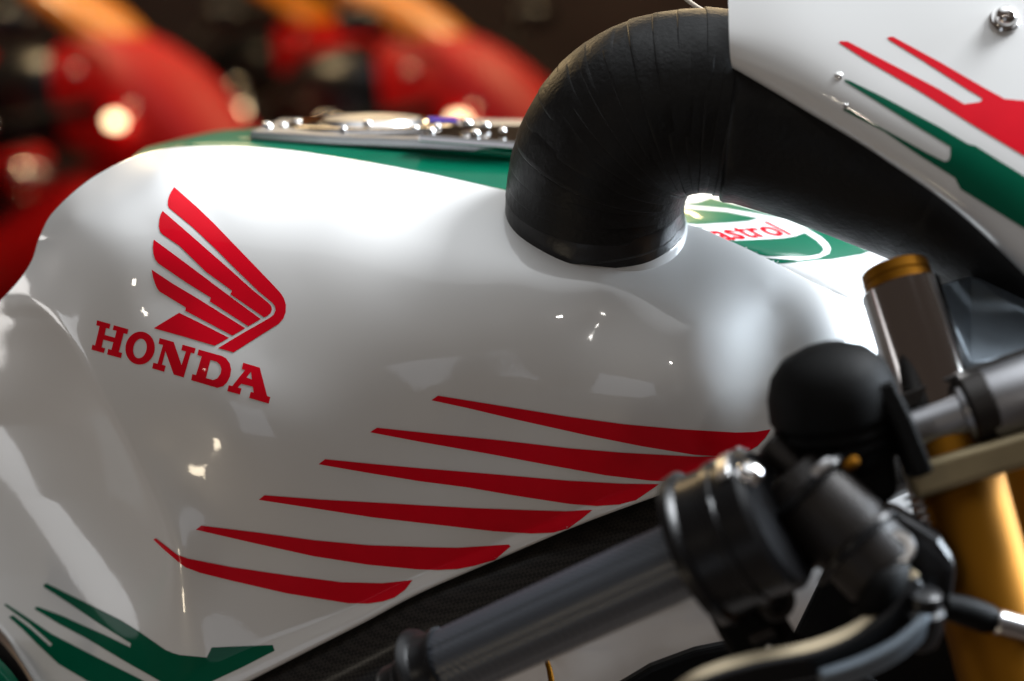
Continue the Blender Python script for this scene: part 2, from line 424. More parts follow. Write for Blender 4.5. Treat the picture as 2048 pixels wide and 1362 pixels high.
crease = [(-160, 1130), (-90, 1185), (0, 1245), (50, 1310), (90, 1365), (140, 1400), (200, 1420), (300, 1385), (400, 1335), (506, 1290), (610, 1250), (705, 1211), (809, 1161), (957, 1099), (1150, 1018), (1300, 962), (1420, 915), (1548, 862), (1660, 830), (1760, 810)]
rim = [(-165, 1140), (-95, 1195), (-6, 1255), (42, 1322), (80, 1380), (135, 1425), (210, 1455), (330, 1440), (430, 1396), (525, 1348), (635, 1292), (730, 1244), (840, 1186), (990, 1121), (1165, 1047), (1327, 987), (1440, 944), (1556, 895), (1675, 860), (1770, 830)]
NC, NR = 320, 170
cr, ce, ri = crm(crest, NC), crm(crease, NC), crm(rim, NC)
rows = []
d0 = depth(cr[:, 0], cr[:, 1])
for dy, dd in ((46, 0.040), (22, 0.026), (9, 0.014), (2, 0.005)):
    fade = np.clip((1690 - cr[:, 0]) / 130, 0.12, 1); rows.append(np.column_stack([cr[:, 0], cr[:, 1] + dy * fade, d0 + dd * fade]))
for i in range(NR):
    t = i / (NR - 1); t = t ** 1.25
    q = cr * (1 - t) + ce * t
    rows.append(np.column_stack([q, depth(q[:, 0], q[:, 1])]))
d1 = rows[-1][:, 2]
for t, dd in ((0.15, -0.0002), (0.5, -0.001), (0.85, -0.0018), (0.97, -0.0012), (1.02, 0.001), (1.0, 0.005), (0.9, 0.03)):
    q = ce * (1 - t) + ri * t
    rows.append(np.column_stack([q, d1 + dd]))
G = np.array(rows)
tank = mesh('fuel_tank', [P(*q) for q in G.reshape(-1, 3)], grid_faces(len(G), NC), M['white'], bike, label='glossy white fuel tank side with red wing emblem')
tskin = Skin(tank)

# --- wing emblem, lettering, stripes: cut vinyl laid on the paint
s, ox, oy = 320 / 1211, 280, 360
for pl in ([(260,55),(430,205),(560,330),(700,475),(850,630),(980,765),(1060,850),(1090,895),(1105,945),(1103,1000),(1085,1050),(1050,1090),(1000,1120),(850,1215),(708,1305),(592,1272),(760,1170),(980,1045),(1012,1020),(1027,988),(1022,955),(1000,928),(900,845),(750,700),(560,510),(400,360),(250,238),(220,213),(211,190),(212,160),(222,120),(238,88)],
           [(172,235),(300,345),(500,520),(700,695),(850,830),(960,920),(990,948),(1000,978),(990,1008),(965,1028),(940,1040),(685,865),(697,838),(500,695),(300,500),(170,412),(152,390),(143,350),(147,300),(158,262)],
           [(105,452),(300,595),(500,745),(700,895),(915,1053),(820,1107),(530,920),(535,890),(350,775),(140,632),(115,600),(102,560),(98,510)],
           [(88,678),(250,785),(450,905),(650,1030),(798,1122),(700,1178),(343,990),(348,965),(150,845),(130,820),(115,785),(100,740)],
           [(297,1005),(480,1095),(675,1195),(565,1255),(330,1185),(105,1122)]):
    decal('wing_feather', [Z(pl, ox, oy, s)], tskin, M['red'], tank)
s, ox, oy = 400 / 2048, 170, 620
letters = [
    [[(125,105),(262,143),(252,193),(218,183),(202,255),(308,283),(325,212),(285,203),(297,155),(445,197),(435,247),(398,238),(348,430),(382,440),(370,492),(228,455),(240,398),(272,408),(292,330),(188,303),(172,382),(208,392),(195,440),(68,405),(78,355),(105,362),(152,165),(118,157)]],
    [ell(566, 390, 150, 169, 8), ell(564, 394, 68, 101, 12)],
    [[(765,287),(910,328),(990,565),(1035,425),(988,412),(1000,355),(1135,393),(1120,447),(1085,437),(1012,690),(910,660),(825,420),(790,560),(828,572),(812,632),(690,597),(702,540),(745,550),(800,358),(755,345)]],
    [[(1165,405),(1300,442),(1400,470),(1445,495),(1482,545),(1497,610),(1486,680),(1455,742),(1415,780),(1355,797),(1220,757),(1088,718),(1100,657),(1138,665),(1197,475),(1152,462)], [(1285,512),(1350,530),(1383,560),(1398,605),(1388,655),(1355,700),(1310,717),(1240,697)]],
    [[(1620,540),(1790,590),(1865,880),(1898,892),(1882,958),(1682,900),(1697,838),(1728,845),(1718,785),(1600,755),(1565,793),(1603,803),(1587,865),(1457,830),(1472,770),(1508,778),(1640,615),(1607,605)], [(1700,632),(1655,690),(1710,712)]]]
for pl in letters:
    decal('letter', [Z(q, ox, oy, s) for q in pl], tskin, M['red'], tank, step=6)
stripes = [
 [(863,800),(876,791),(988,809),(1137,833),(1248,848),(1360,858),(1471,865),(1510,864),(1541,859),(1530,876),(1515,892),(1493,905),(1449,913),(1389,909),(1285,892),(1174,870),(1026,837),(933,815)],
 [(740,864),(754,855),(866,867),(999,880),(1137,896),(1248,905),(1397,913),(1445,912),(1425,935),(1390,955),(1345,963),(1304,961),(1211,950),(1100,930),(988,909),(840,883)],
 [(637,928),(650,918),(740,927),(840,936),(988,948),(1137,961),(1248,967),(1319,968),(1272,1000),(1237,1009),(1193,1012),(1137,1007),(1026,990),(933,974),(840,962),(735,945)],
 [(518,999),(529,990),(646,999),(793,1007),(840,1010),(951,1016),(1063,1020),(1130,1022),(1185,1020),(1160,1040),(1137,1056),(1107,1065),(1063,1067),(988,1062),(840,1045),(744,1034),(622,1015)],
 [(392,1059),(403,1051),(519,1065),(628,1080),(737,1090),(859,1094),(914,1095),(1018,1089),(1021,1093),(990,1119),(950,1131),(915,1138),(875,1140),(833,1138),(737,1129),(628,1112),(519,1088)],
 [(308,1079),(312,1076),(333,1092),(355,1109),(377,1117),(464,1134),(573,1150),(683,1164),(765,1166),(825,1160),(811,1179),(789,1195),(765,1203),(737,1207),(696,1206),(573,1186),(464,1161),(400,1145),(371,1134),(357,1123),(327,1097)]]
for pl in stripes:
    decal('red_stripe', [pl], tskin, M['red'], tank, step=7, off=0.0004)
s, ox, oy = 600 / 2048, 0, 1140
decal('green_stripe', [Z([(300,115),(300,100),(320,92),(560,210),(820,340),(950,420),(1130,545),(1180,566),(1230,580),(1412,597),(1445,528),(1862,512),(1875,550),(1660,660),(1450,758),(1300,830),(1200,820),(1090,755),(850,620),(600,470),(400,365),(240,268),(240,255),(260,252),(420,310),(550,370),(720,445),(890,528),(895,500),(700,380),(500,245)], ox, oy, s)], tskin, M['green'], tank)
decal('green_stripe', [Z([(30,240),(40,230),(150,300),(350,435),(650,590),(980,755),(1100,830),(850,830),(600,758),(400,640),(250,500),(150,400),(60,320),(90,310),(215,405),(345,522),(357,505),(200,365),(110,300)], ox, oy, s)], tskin, M['green'], tank)

# --- flat tops behind the crest
topf = [(40, 0.0)]
gt = net_obj('tank_top_panel', [
    [(230, 372, 1.065), (330, 340, 1.066), (430, 330, 1.066), (700, 356, 1.060), (1015, 418, 1.045), (1200, 455, 1.03)],
    [(240, 345, 1.070), (330, 312, 1.072), (430, 300, 1.070), (700, 330, 1.064), (1015, 392, 1.049), (1200, 430, 1.035)],
    [(262, 318, 1.085), (340, 292, 1.090), (430, 283, 1.088), (700, 300, 1.085), (1015, 328, 1.075), (1200, 350, 1.065)],
    [(278, 303, 1.105), (350, 284, 1.112), (430, 276, 1.11), (700, 293, 1.10), (1015, 324, 1.085), (1200, 345, 1.075)],
    [(290, 296, 1.13), (360, 279, 1.13), (450, 272, 1.125), (700, 276, 1.105), (1015, 294, 1.088), (1200, 310, 1.08)],
    [(300, 294, 1.15), (370, 277, 1.16), (470, 266, 1.16), (700, 272, 1.16), (1015, 288, 1.15), (1200, 300, 1.14)],
    [(310, 310, 1.25), (380, 285, 1.27), (480, 268, 1.28), (700, 258, 1.28), (1015, 262, 1.27), (1200, 270, 1.25)],
    [(320, 420, 1.30), (390, 400, 1.33), (500, 390, 1.35), (700, 380, 1.36), (1015, 380, 1.35), (1200, 390, 1.3)]],
    90, 120, M['green'], bike, label='green top of the fuel tank round the filler')
def edge_row(xs, dy, back):
    out = []
    for x in xs:
        y = float(np.interp(x, cr[:, 0], cr[:, 1])) + max(0, x - 1760) * 0.5
        out.append((x, y + dy, float(depth(min(x, 1760), y)) + back + max(0, x - 1760) * 0.0005))
    return out
xs_ = (1180, 1370, 1460, 1550, 1650, 1735, 1800)
et = net_obj('tank_nose_panel', [
    edge_row(xs_, 34, 0.035), edge_row(xs_, 9, 0.013),
    [(1260, 405, 1.06), (1400, 430, 1.04), (1490, 462, 1.025), (1580, 500, 1.015), (1670, 548, 1.012), (1740, 590, 1.022), (1810, 640, 1.035)],
    [(1330, 375, 1.085), (1450, 400, 1.065), (1560, 430, 1.05), (1640, 460, 1.04), (1720, 500, 1.035), (1775, 540, 1.03), (1815, 600, 1.04)],
    [(1380, 362, 1.095), (1490, 392, 1.08), (1580, 421, 1.065), (1660, 452, 1.055), (1735, 482, 1.045), (1790, 508, 1.04), (1825, 570, 1.05)],
    [(1385, 385, 1.12), (1495, 415, 1.105), (1585, 440, 1.09), (1665, 470, 1.08), (1740, 500, 1.07), (1795, 525, 1.06), (1830, 590, 1.06)]],
    60, 110, M['white'], bike, label='white flat nose panel of the tank carrying an oval emblem')
eskin = Skin(et)
decal('emblem_ground', [[(1330,430),(1350,410),(1396,406),(1421,397),(1504,419),(1549,431),(1609,453),(1677,474),(1749,499),(1722,509),(1666,518),(1609,524),(1552,528),(1500,518),(1420,485)]], eskin, M['green'], et)
decal('emblem_oval', [[(1340,425),(1369,411),(1452,418),(1520,429),(1565,438),(1609,455),(1643,475),(1656,488),(1661,498),(1658,508),(1639,516),(1598,521),(1535,517),(1480,505),(1400,470)]], eskin, M['decal_white'], et, off=0.0004)
decal('emblem_lens', [[(1345,425),(1366,418),(1452,425),(1517,438),(1497,443),(1452,447),(1394,450),(1360,445)]], eskin, M['green'], et, off=0.00055)
decal('emblem_lens', [[(1440,484),(1470,483),(1565,478),(1590,474),(1609,467),(1632,482),(1644,494),(1647,502),(1639,509),(1609,515),(1531,513),(1480,500)]], eskin, M['green'], et, off=0.00055)
def text_pieces(word, off, gap=0.045):
    """outline font glyphs -> one flat triangle mesh per letter, in em units along the baseline."""
    res = []; x0 = 0.0
    for ch in word:
        cu = bpy.data.curves.new('lettering', 'FONT'); cu.body = ch; cu.offset = off; cu.resolution_u = 6
        o = bpy.data.objects.new('lettering', cu); C.objects.link(o)
        bpy.context.view_layer.update()
        me = o.evaluated_get(bpy.context.evaluated_depsgraph_get()).to_mesh()
        V = [(v.co.x, v.co.y) for v in me.vertices]; F = [tuple(p.vertices) for p in me.polygons]
        bpy.data.objects.remove(o); bpy.data.curves.remove(cu)
        lo, hi = min(v[0] for v in V), max(v[0] for v in V)
        res.append(([(x - lo + x0, y) for x, y in V], F)); x0 += hi - lo + gap
    return res
gl_ = text_pieces('Castrol', 0.018)
xe = max(v[0] for v in gl_[-1][0])
for V, F in gl_:
    pts = []
    for x, y in V:
        q = (1583 + (x - xe) * 57 - y * 70, 470 - (x - xe) * 5 - y * 36)
        h = eskin.hit(*q); pts.append(h[0] + h[1] * 0.0007 if h else None)
    ok = [f for f in F if all(pts[i] is not None for i in f)]
    if not ok: continue
    use = sorted({i for f in ok for i in f}); mp = {i: k for k, i in enumerate(use)}
    mesh('emblem_letter', [pts[i] for i in use], [tuple(mp[i] for i in f) for f in ok], M['red'], et, smooth=False)

# --- filler plate with bolts
fp = plate('filler_plate', [(500, 262, 1.10), (560, 238, 1.20), (860, 236, 1.235), (1060, 240, 1.25), (1060, 291, 1.085), (850, 279, 1.085), (640, 271, 1.09)], M['satin_alloy'], bike, thick=0.006, bev=0.0012, label='polished steel filler plate on top of the tank')
up = Vector((0, -0.05, 1))
ring = lathe('filler_ring', P(745, 262, 1.165), P(745, 262, 1.165) + Vector((0, 0, 0.006)), [(0, 0.060), (0.6, 0.060), (1, 0.056), (1, 0.04), (0.7, 0.038)], M['dark_chrome'], fp, seg=64)
cap = lathe('filler_cap', P(745, 258, 1.165), P(745, 258, 1.165) + Vector((0, 0, 0.0085)), [(0, 0.036), (0.5, 0.036), (0.9, 0.033), (1, 0.028), (0.8, 0.02), (0.8, 0.0005)], M['alloy'], fp, seg=64)
plate('breather_plate', [(836, 268, 1.075), (870, 252, 1.13), (1060, 250, 1.16), (1060, 286, 1.07)], M['dark_chrome'], fp, thick=0.005, bev=0.001)
lathe('purple_fitting', P(855, 246, 1.19), P(915, 247, 1.19), [(0, 0.003), (0.02, 0.0038), (0.98, 0.0038), (1, 0.003)], M['purple'], fp, seg=16)
for x, y, d, r in ((534, 254, 1.125, 15), (566, 252, 1.14, 11), (595, 247, 1.17, 13), (640, 244, 1.20, 9), (686, 258, 1.11, 9), (735, 248, 1.13, 12), (785, 238, 1.2, 9), (830, 256, 1.11, 10), (862, 262, 1.09, 11), (874, 254, 1.12, 10), (934, 248, 1.12, 16), (971, 252, 1.12, 13), (950, 268, 1.085, 14), (1005, 262, 1.10, 10)):
    dome('bolt', P(x, y, d), up, r * 0.8 * K * d, M['chrome'], fp, flat=0.95)

# --- air duct, wrapped in tape
dp = crm([(1190, 540, 1.02), (1189, 470, 1.006), (1190, 400, 0.993), (1203, 330, 0.981), (1240, 266, 0.971), (1300, 222, 0.963), (1380, 203, .958), (1460, 208, .956), (1560, 230, .953), (1720, 294, .946), (1880, 365, .938), (2030, 456, .925), (2180, 575, .91)], 240)
dr = np.interp(np.arange(240) / 239 * 12, range(13), [172, 176, 178, 180, 181, 182, 183, 183, 184, 184, 183, 178, 174])
dpts = [P(*q) for q in dp]; drad = [r * K * q[2] for r, q in zip(dr, dp)]
duct = tube('air_duct', dpts, [r - 0.0012 for r in drad], M['rubber'], bike, seg=96, label='thick black air duct bound with tape')
_, dT, dN, dB = frames(dpts)
def wrap(i0, i1, lip, m, tilt=0.0, ph=0.0, name='tape_wrap', seg=96):
    n = 8; v = []
    prof = [(0, -0.0013), (0.02, lip * 0.7), (0.05, lip), (0.15, lip * 0.85), (0.5, lip * 0.4), (0.85, 0.0001), (0.95, -0.0004), (1, -0.0014)]
    for t, h in prof:
        for j in range(seg):
            a = 2 * math.pi * j / seg
            fi = i0 + (i1 - i0) * t + tilt * math.cos(a + ph)
            fi = min(max(fi, 0), 238.9); k = int(fi); u = fi - k
            p = dpts[k].lerp(dpts[k + 1], u); N = dN[k].lerp(dN[k + 1], u).normalized(); B = dB[k].lerp(dB[k + 1], u).normalized()
            r = drad[k] * (1 - u) + drad[k + 1] * u + h * (1 + 0.5 * math.sin(2 * a + 1.7 * i0) + 0.4 * math.sin(7 * a + 3.1 * i0)) + 0.0003 * math.sin(3 * a + i0)
            v.append(p + N * (r * math.cos(a)) + B * (r * math.sin(a)))
    return mesh(name, v, [tuple(reversed(q)) for q in grid_faces(len(prof), seg, True)], m, duct)
for i0, i1, lip, tl, ph in ((9, 24, .0022, .6, 0), (16, 30, .0018, 1.2, 1.0), (23, 36, .0016, 1.5, 2.2), (29, 42, .0012, 2.0, .4)):
    wrap(i0, i1, lip, M['rubber_glossy'], tl, ph, name='rubber_band')
x = 38.0
while x < 170:
    st = 6.2 + 1.6 * random.random()
    wrap(x, x + st * 1.6, random.choice((0.0002, 0.0003, 0.0005, 0.0008)), M['rubber'], 1.0 + random.random(), 2.4 + 0.6 * random.random())
    x += st
wrap(139, 200, 0.003, M['rubber'], 1.5, 0.5, name='duct_sleeve')
# white paint-filled flare of the tank where the duct enters
ax0, ax1 = P(1190, 560, 1.024), P(1189, 440, 1.000)
r0 = 0.0515
lathe('duct_collar', ax0, ax1, [(-0.3, r0 + .030), (-0.1, r0 + .022), (0.2, r0 + .0145), (0.45, r0 + .0085), (0.65, r0 + .005), (0.82, r0 + .0034), (0.92, r0 + .0026), (0.96, r0 + .0018), (0.98, r0 - .001)], M['white'], tank, seg=96)

# --- front fairing
fr = [[(1452, -200, .935), (1600, -200, .93), (1800, -200, .925), (2000, -200, .92), (2250, -200, .92)],
      [(1455, -60, .915), (1600, -60, .908), (1800, -60, .902), (2000, -60, .898), (2250, -60, .896)],
      [(1458, 60, .900), (1610, 80, .889), (1810, 110, .880), (2010, 150, .871), (2250, 200, .866)],
      [(1460, 105, .898), (1615, 165, .882), (1790, 235, .867), (1980, 330, .853), (2230, 480, .84)],
      [(1463, 128, .901), (1612, 205, .886), (1770, 300, .869), (1955, 425, .854), (2200, 640, .838)],
      [(1466, 137, .908), (1608, 220, .895), (1762, 314, .878), (1945, 448, .864), (2180, 680, .848)],
      [(1470, 132, .925), (1608, 214, .912), (1760, 308, .896), (1940, 440, .88), (2175, 672, .864)]]
fair = net_obj('front_fairing', fr, 70, 110, M['white'], bike, label='white front fairing panel with red and green arrow stripes')
fskin = Skin(fair)
s, ox, oy = 428 / 1166, 1620, 0
decal('red_stripe', [Z([(155,232),(170,225),(205,227),(500,380),(700,485),(840,568),(890,562),(930,555),(940,540),(920,525),(860,490),(620,335),(430,218),(420,205),(450,200),(700,335),(950,480),(1060,540),(1166,550),(1500,580),(1600,800),(1500,1060),(1166,850),(900,690),(600,500),(300,325)], ox, oy, s)], fskin, M['red'], fair, step=10)
decal('green_stripe', [Z([(185,432),(215,440),(400,530),(700,690),(860,785),(900,795),(1166,960),(1450,1150),(1500,1300),(1400,1400),(1166,1245),(820,1030),(805,1000),(790,970),(600,850),(400,715),(180,600),(185,592),(215,600),(450,730),(640,835),(730,880),(755,875),(765,850),(765,800),(600,700),(400,575),(190,445)], ox, oy, s)], fskin, M['green'], fair, step=10)
h = fskin.hit(2008, 42)
fb = dome('bolt', h[0] + h[1] * 0.004, h[1], 24 * K * .85, M['chrome'], fair, flat=0.9)
lathe('bolt_washer', h[0] - h[1] * 0.001, h[0] + h[1] * 0.003, [(0, 32 * K * .85), (0.7, 32 * K * .85), (1, 28 * K * .85)], M['chrome'], fair, seg=32)
for q, r in (((1677, 152), 9), ((1690, 212), 6)):
    h = fskin.hit(*q); dome('rivet', h[0], h[1], r * K * .86, M['chrome'], fair, flat=0.6)
tpx('cable', [(1345, -25, .99, 4), (1385, 8, .975, 4.5), (1420, 28, .96, 5), (1470, 46, .945, 5), (1520, 60, .94, 5)], M['cable'], bike, n=24, seg=12, label='thin beige cable above the duct')

# --- frame spar and what shows under the tank
spar = net_obj('frame_spar', [
    [(380, 1400, 1.02), (600, 1290, 1.01), (830, 1170, 1.005), (1060, 1075, 1.0), (1320, 965, .995), (1560, 870, .99), (1760, 790, 1.0)],
    [(400, 1430, 1.0), (640, 1320, .992), (860, 1200, .988), (1080, 1108, .985), (1340, 1005, .98), (1580, 905, .975), (1780, 830, .99)],
    [(440, 1500, .992), (680, 1390, .985), (900, 1270, .98), (1120, 1170, .978), (1380, 1060, .975), (1620, 960, .97), (1800, 880, .985)],
    [(480, 1580, 1.0), (720, 1470, .995), (940, 1350, .99), (1160, 1250, .988), (1420, 1130, .985), (1660, 1030, .98), (1830, 960, .99)],
    [(490, 1600, 1.04), (730, 1490, 1.04), (950, 1370, 1.035), (1170, 1265, 1.03), (1430, 1145, 1.03), (1670, 1045, 1.03), (1840, 975, 1.03)]],
    40, 90, M['carbon'], bike, label='dark carbon frame beam under the tank')
low = net_obj('side_fairing', [
    [(900, 1200, 1.03), (1100, 1170, 1.02), (1250, 1110, 1.01), (1450, 1050, 1.01), (1700, 980, 1.02), (1900, 920, 1.05)],
    [(900, 1330, 1.02), (1100, 1290, 1.005), (1250, 1230, 1.0), (1450, 1180, 1.005), (1700, 1120, 1.03), (1900, 1060, 1.06)],
    [(900, 1420, 1.05), (1100, 1400, 1.045), (1250, 1340, 1.04), (1450, 1290, 1.045), (1700, 1260, 1.06), (1900, 1200, 1.09)],
    [(900, 1560, 1.09), (1100, 1560, 1.08), (1250, 1540, 1.08), (1450, 1500, 1.085), (1700, 1480, 1.10), (1900, 1440, 1.12)]],
    40, 60, M['white'], bike, label='white lower side fairing seen below the handlebar')
tpx('golden_highlight_strip', [(1092, 1318, 1.0, 5), (1100, 1345, .998, 6), (1108, 1400, .995, 6)], M['gold'], bike, n=12, seg=12)  # gold strip standing in for a golden highlight
plate('radiator_guard', [(1225, 1380, .97), (1300, 1335, .97), (1390, 1302, .968), (1470, 1286, .966), (1490, 1330, .965), (1480, 1420, .965), (1240, 1440, .97)], M['black'], bike, thick=0.02, bev=0.003)
plate('dark_gap_plate', [(1655, 1135, .95), (1760, 1080, .945), (1905, 990, .94), (2010, 1150, .935), (2040, 1520, .93), (1440, 1520, .945), (1560, 1330, .95)], M['black'], bike, thick=0.015, bev=0.003)  # added black sheet, darkens the pale gap behind lever and fork
net_obj('seat_panel', [
    [(-120, 1180, 1.10), (-20, 1262, 1.08), (40, 1330, 1.07), (80, 1400, 1.06)],
    [(-130, 1230, 1.07), (-30, 1300, 1.05), (20, 1350, 1.045), (60, 1420, 1.04)],
    [(-140, 1290, 1.055), (-40, 1340, 1.04), (6, 1385, 1.035), (40, 1450, 1.03)]], 16, 24, M['black'], bike, label='black panel under the rear of the tank')
net_obj('rear_side_cover', [
    [(-60, 1262, 1.03), (-10, 1308, 1.02), (30, 1352, 1.015), (60, 1400, 1.01)],
    [(-70, 1290, 1.02), (-20, 1330, 1.01), (18, 1368, 1.005), (50, 1420, 1.0)],
    [(-80, 1360, 1.02), (-30, 1400, 1.01), (0, 1430, 1.005), (30, 1480, 1.0)]], 16, 24, M['green'], bike, label='green side cover edge below the seat')

# --- right handlebar: grip, throttle housing, brake master cylinder, lever
gA, gB = (870, 1341, 0.8636), (1400, 1102, 0.8038)
A, B_ = P(*gA), P(*gB)
hb = tube('handlebar', [A + (A - B_) * 0.16, A, B_, B_ + (B_ - A) * 0.22], 0.011, M['black_satin'], bike, seg=32, label='right clip-on handlebar with black rubber grip')
def groove(i, a, r):
    g = 0
    for c in [2 * math.pi * q / 8 for q in range(8)]:
        dlt = (a - c + math.pi) % (2 * math.pi) - math.pi
        g = max(g, math.exp(-(dlt / 0.05) ** 2))
    return r - 0.0007 * g
gp = [A.lerp(B_, t) for t in np.linspace(0.04, 1.0, 30)]
tube('grip', gp, [0.0184] * 30, M['grip'], hb, seg=128, squash=groove)
lathe('grip_flange', A.lerp(B_, -0.045), A.lerp(B_, 0.06), [(0, 0.02396), (.06, 0.02471), (.16, 0.02407), (.3, 0.02077), (.55, 0.01938), (.8, 0.01896), (.85, 0.01981), (1, 0.01981), (1, 0.01810)], M['black_satin'], hb, seg=64)
lathe('bar_end', A.lerp(B_, -0.20), A.lerp(B_, -0.045), [(0, 0.00852), (.08, 0.01118), (.2, 0.01225), (.5, 0.01225), (.55, 0.01331), (.9, 0.01331), (1, 0.01171)], M['black_satin'], hb, seg=48)
def gl(t): return A.lerp(B_, t)
hs = lathe('throttle_housing', gl(.985), gl(1.27), [(0, 0.02343), (.0, 0.03301), (.05, 0.03781), (.16, 0.03855), (.2, 0.03674), (.22, 0.03515), (.5, 0.03461), (.52, 0.03600), (.62, 0.03600), (.64, 0.03461), (.92, 0.03461), (1, 0.03195), (1, 0.01278)], M['black_satin'], bike, seg=72, label='black round throttle housing at the inner end of the grip')
axd = (B_ - A).normalized(); sd = (UPV - axd * UPV.dot(axd)).normalized(); fd = axd.cross(sd)
if fd.dot(FWD) > 0: fd = -fd
def on(t, ang, r): return gl(t) + (sd * math.cos(ang) + fd * math.sin(ang)) * r
for t, an in ((1.22, .55), (1.22, -.4)):
    bar('clamp_plate', [on(t, an - .28, .0357), on(t, an, .0367), on(t, an + .28, .0357)], .006, .003, sd * math.cos(an) + fd * math.sin(an), M['alloy'], hs, bev=.0006)
dome('screw', on(1.285, .75, .030), (sd * .6 + fd * .5 + axd * .5), .0065, M['chrome'], hs)
lathe('screw_boss', P(1535, 1190, 0.7966), P(1560, 1210, 0.7858), [(0, .009), (.9, .009), (1, .008), (1, .0045), (.6, .004)], M['dark_metal'], hs, seg=32)
bar('cable_guide', [P(1450, 1170, 0.8088), P(1490, 1250, 0.8088), P(1530, 1320, 0.8088)], .026, .016, FWD, M['black'], hs, bev=.003)
tpx('throttle_cable', [(1530, 1180, 0.8038, 14), (1560, 1240, 0.8074, 14), (1600, 1290, 0.8146, 14), (1700, 1340, 0.8290, 14), (1800, 1420, 0.8434, 14)], M['black'], hs, n=20, seg=14)
lpx('cable_adjuster', (1500, 1280, 0.8016), (1548, 1258, 0.8002), [(0, 10), (.1, 13), (.9, 13), (1, 10)], M['dark_metal'], hs, seg=20)
lpx('cable_nipple', (1535, 1290, 0.8016), (1556, 1318, 0.8002), [(0, 6), (1, 6)], M['alloy'], hs, seg=14)

mc = lpx('brake_cylinder', (1580, 950, 0.8110), (1775, 1150, 0.7894), [(0, 60), (.03, 78), (.2, 84), (.24, 92), (.6, 92), (.64, 86), (.95, 86), (1, 78)], M['dark_metal'], bike, seg=64, label='grey brown brake master cylinder on the handlebar')
lpx('rubber_boot', (1745, 1165, 0.7872), (1800, 1205, 0.7822), [(0, 74), (.3, 78), (.6, 72), (.9, 50), (1, 30)], M['black'], mc, seg=40)
lpx('hose_bolt', (1797, 1093, 0.7772), (1790, 1098, 0.7872), [(0, 14), (0, 30), (.25, 37), (1, 37)], M['alloy'], mc, seg=40)
lpx('bolt_socket', (1797.5, 1092.6, 0.7761), (1796, 1094, 0.7779), [(0, 9), (0, 14), (1, 14)], M['dark_metal'], mc, seg=20)
plate('clamp_block', [(1735, 1010, 0.7966), (1800, 1030, 0.7930), (1880, 1080, 0.7916), (1915, 1130, 0.7916), (1905, 1210, 0.7930), (1850, 1250, 0.7966), (1790, 1180, 0.7966), (1740, 1110, 0.7988)], M['black_satin'], mc, thick=.03, bev=.005)
lpx('mount_arm', (1535, 885, 0.8160), (1650, 985, 0.8074), [(0, 26), (.05, 32), (.95, 32), (1, 26)], M['dark_metal'], mc, seg=32)
dome('screw', P(1640, 985, 0.8016), (-.2, -.8, .5), .0045, M['alloy'], mc)
lathe('cylinder_ring', P(1605, 978, .806), P(1618, 991, .805), [(0, .0255), (.2, .0275), (.8, .0275), (1, .0255)], M['black_satin'], mc, seg=64)
lathe('cylinder_ring', P(1712, 1088, .791), P(1722, 1098, .790), [(0, .0235), (.2, .025), (.8, .025), (1, .0235)], M['black_satin'], mc, seg=64)
plate('bar_clamp', [(1548, 985, .80), (1600, 945, .80), (1640, 1040, .80), (1660, 1120, .80), (1620, 1150, .80), (1570, 1090, .80)], M['black_satin'], mc, thick=.03, bev=.004)
for q in ((1590, 1000), (1630, 1105)):
    lathe('clamp_bolt', P(*q, .795), P(*q, .800), [(0, .0022), (.1, .0022), (.12, .0042), (.9, .0046), (1, .0046)], M['dark_chrome'], mc, seg=24)
plate('brake_switch', [(1640, 900, 0.8074), (1700, 880, 0.8074), (1790, 890, 0.8074), (1800, 990, 0.8074), (1740, 1030, 0.8074), (1660, 980, 0.8074)], M['black'], mc, thick=.03, bev=.004)
lpx('switch_contact', (1625, 950, .772), (1662, 920, .772), [(0, 8), (.2, 12), (.8, 12), (1, 8)], M['alloy'], mc, seg=20)
lpx('brass_contact', (1690, 935, .775), (1715, 918, .775), [(0, 7), (.2, 11), (.8, 11), (1, 7)], M['gold'], mc, seg=20)
rs = lpx('fluid_reservoir', (1690, 925, 0.8254), (1645, 690, 0.8110), [(0, 92), (.05, 108), (.2, 122), (.24, 126), (.27, 121), (.31, 122), (.34, 128), (.37, 124), (.41, 125), (.45, 131), (.62, 128), (.78, 114), (.9, 88), (.97, 50), (1, 8)], M['black'], bike, seg=64, label='round black rubber covered brake fluid reservoir')
bar('reservoir_bracket', [P(1760, 770, 0.8038), P(1800, 850, 0.8016), P(1840, 950, 0.8002)], .010, .022, FWD, M['black'], rs, bev=.002)

lv = crm([(1330, 1425, 0.7714), (1400, 1378, 0.7714), (1500, 1345, 0.7728), (1620, 1322, 0.7750), (1705, 1288, 0.7772), (1760, 1248, 0.7786), (1800, 1200, 0.7815), (1830, 1165, 0.7844)], 40)
lvw = [P(*q) for q in lv]
lever = bar('brake_lever', lvw, .013, .013, Vector((0, 0.0, 1)), M['black_satin'], bike, bev=.0015, label='black curved brake lever at the bottom right')
bar('lever_edge', [p + Vector((0, -.0015, .0075)) for p in lvw[2:34]], .0062, .0018, Vector((0, -0.5, .87)), M['warm_edge'], lever, bev=.0004)
bar('lever_edge', [p + Vector((0, -.0015, .0075)) for p in lvw[35:39]], .0062, .0018, Vector((0, -0.5, .87)), M['warm_edge'], lever, bev=.0004)
lv2 = crm([(1640, 1362, 0.7642), (1720, 1335, 0.7656), (1790, 1300, 0.7678), (1835, 1262, 0.7714), (1850, 1235, 0.7750)], 20)
bar('lever_highlight', [P(*q) for q in lv2], .006, .010, Vector((0, -0.25, 1)), M['grey_metal'], lever, bev=.002)  # blue-grey strip standing in for the lever's cool highlight
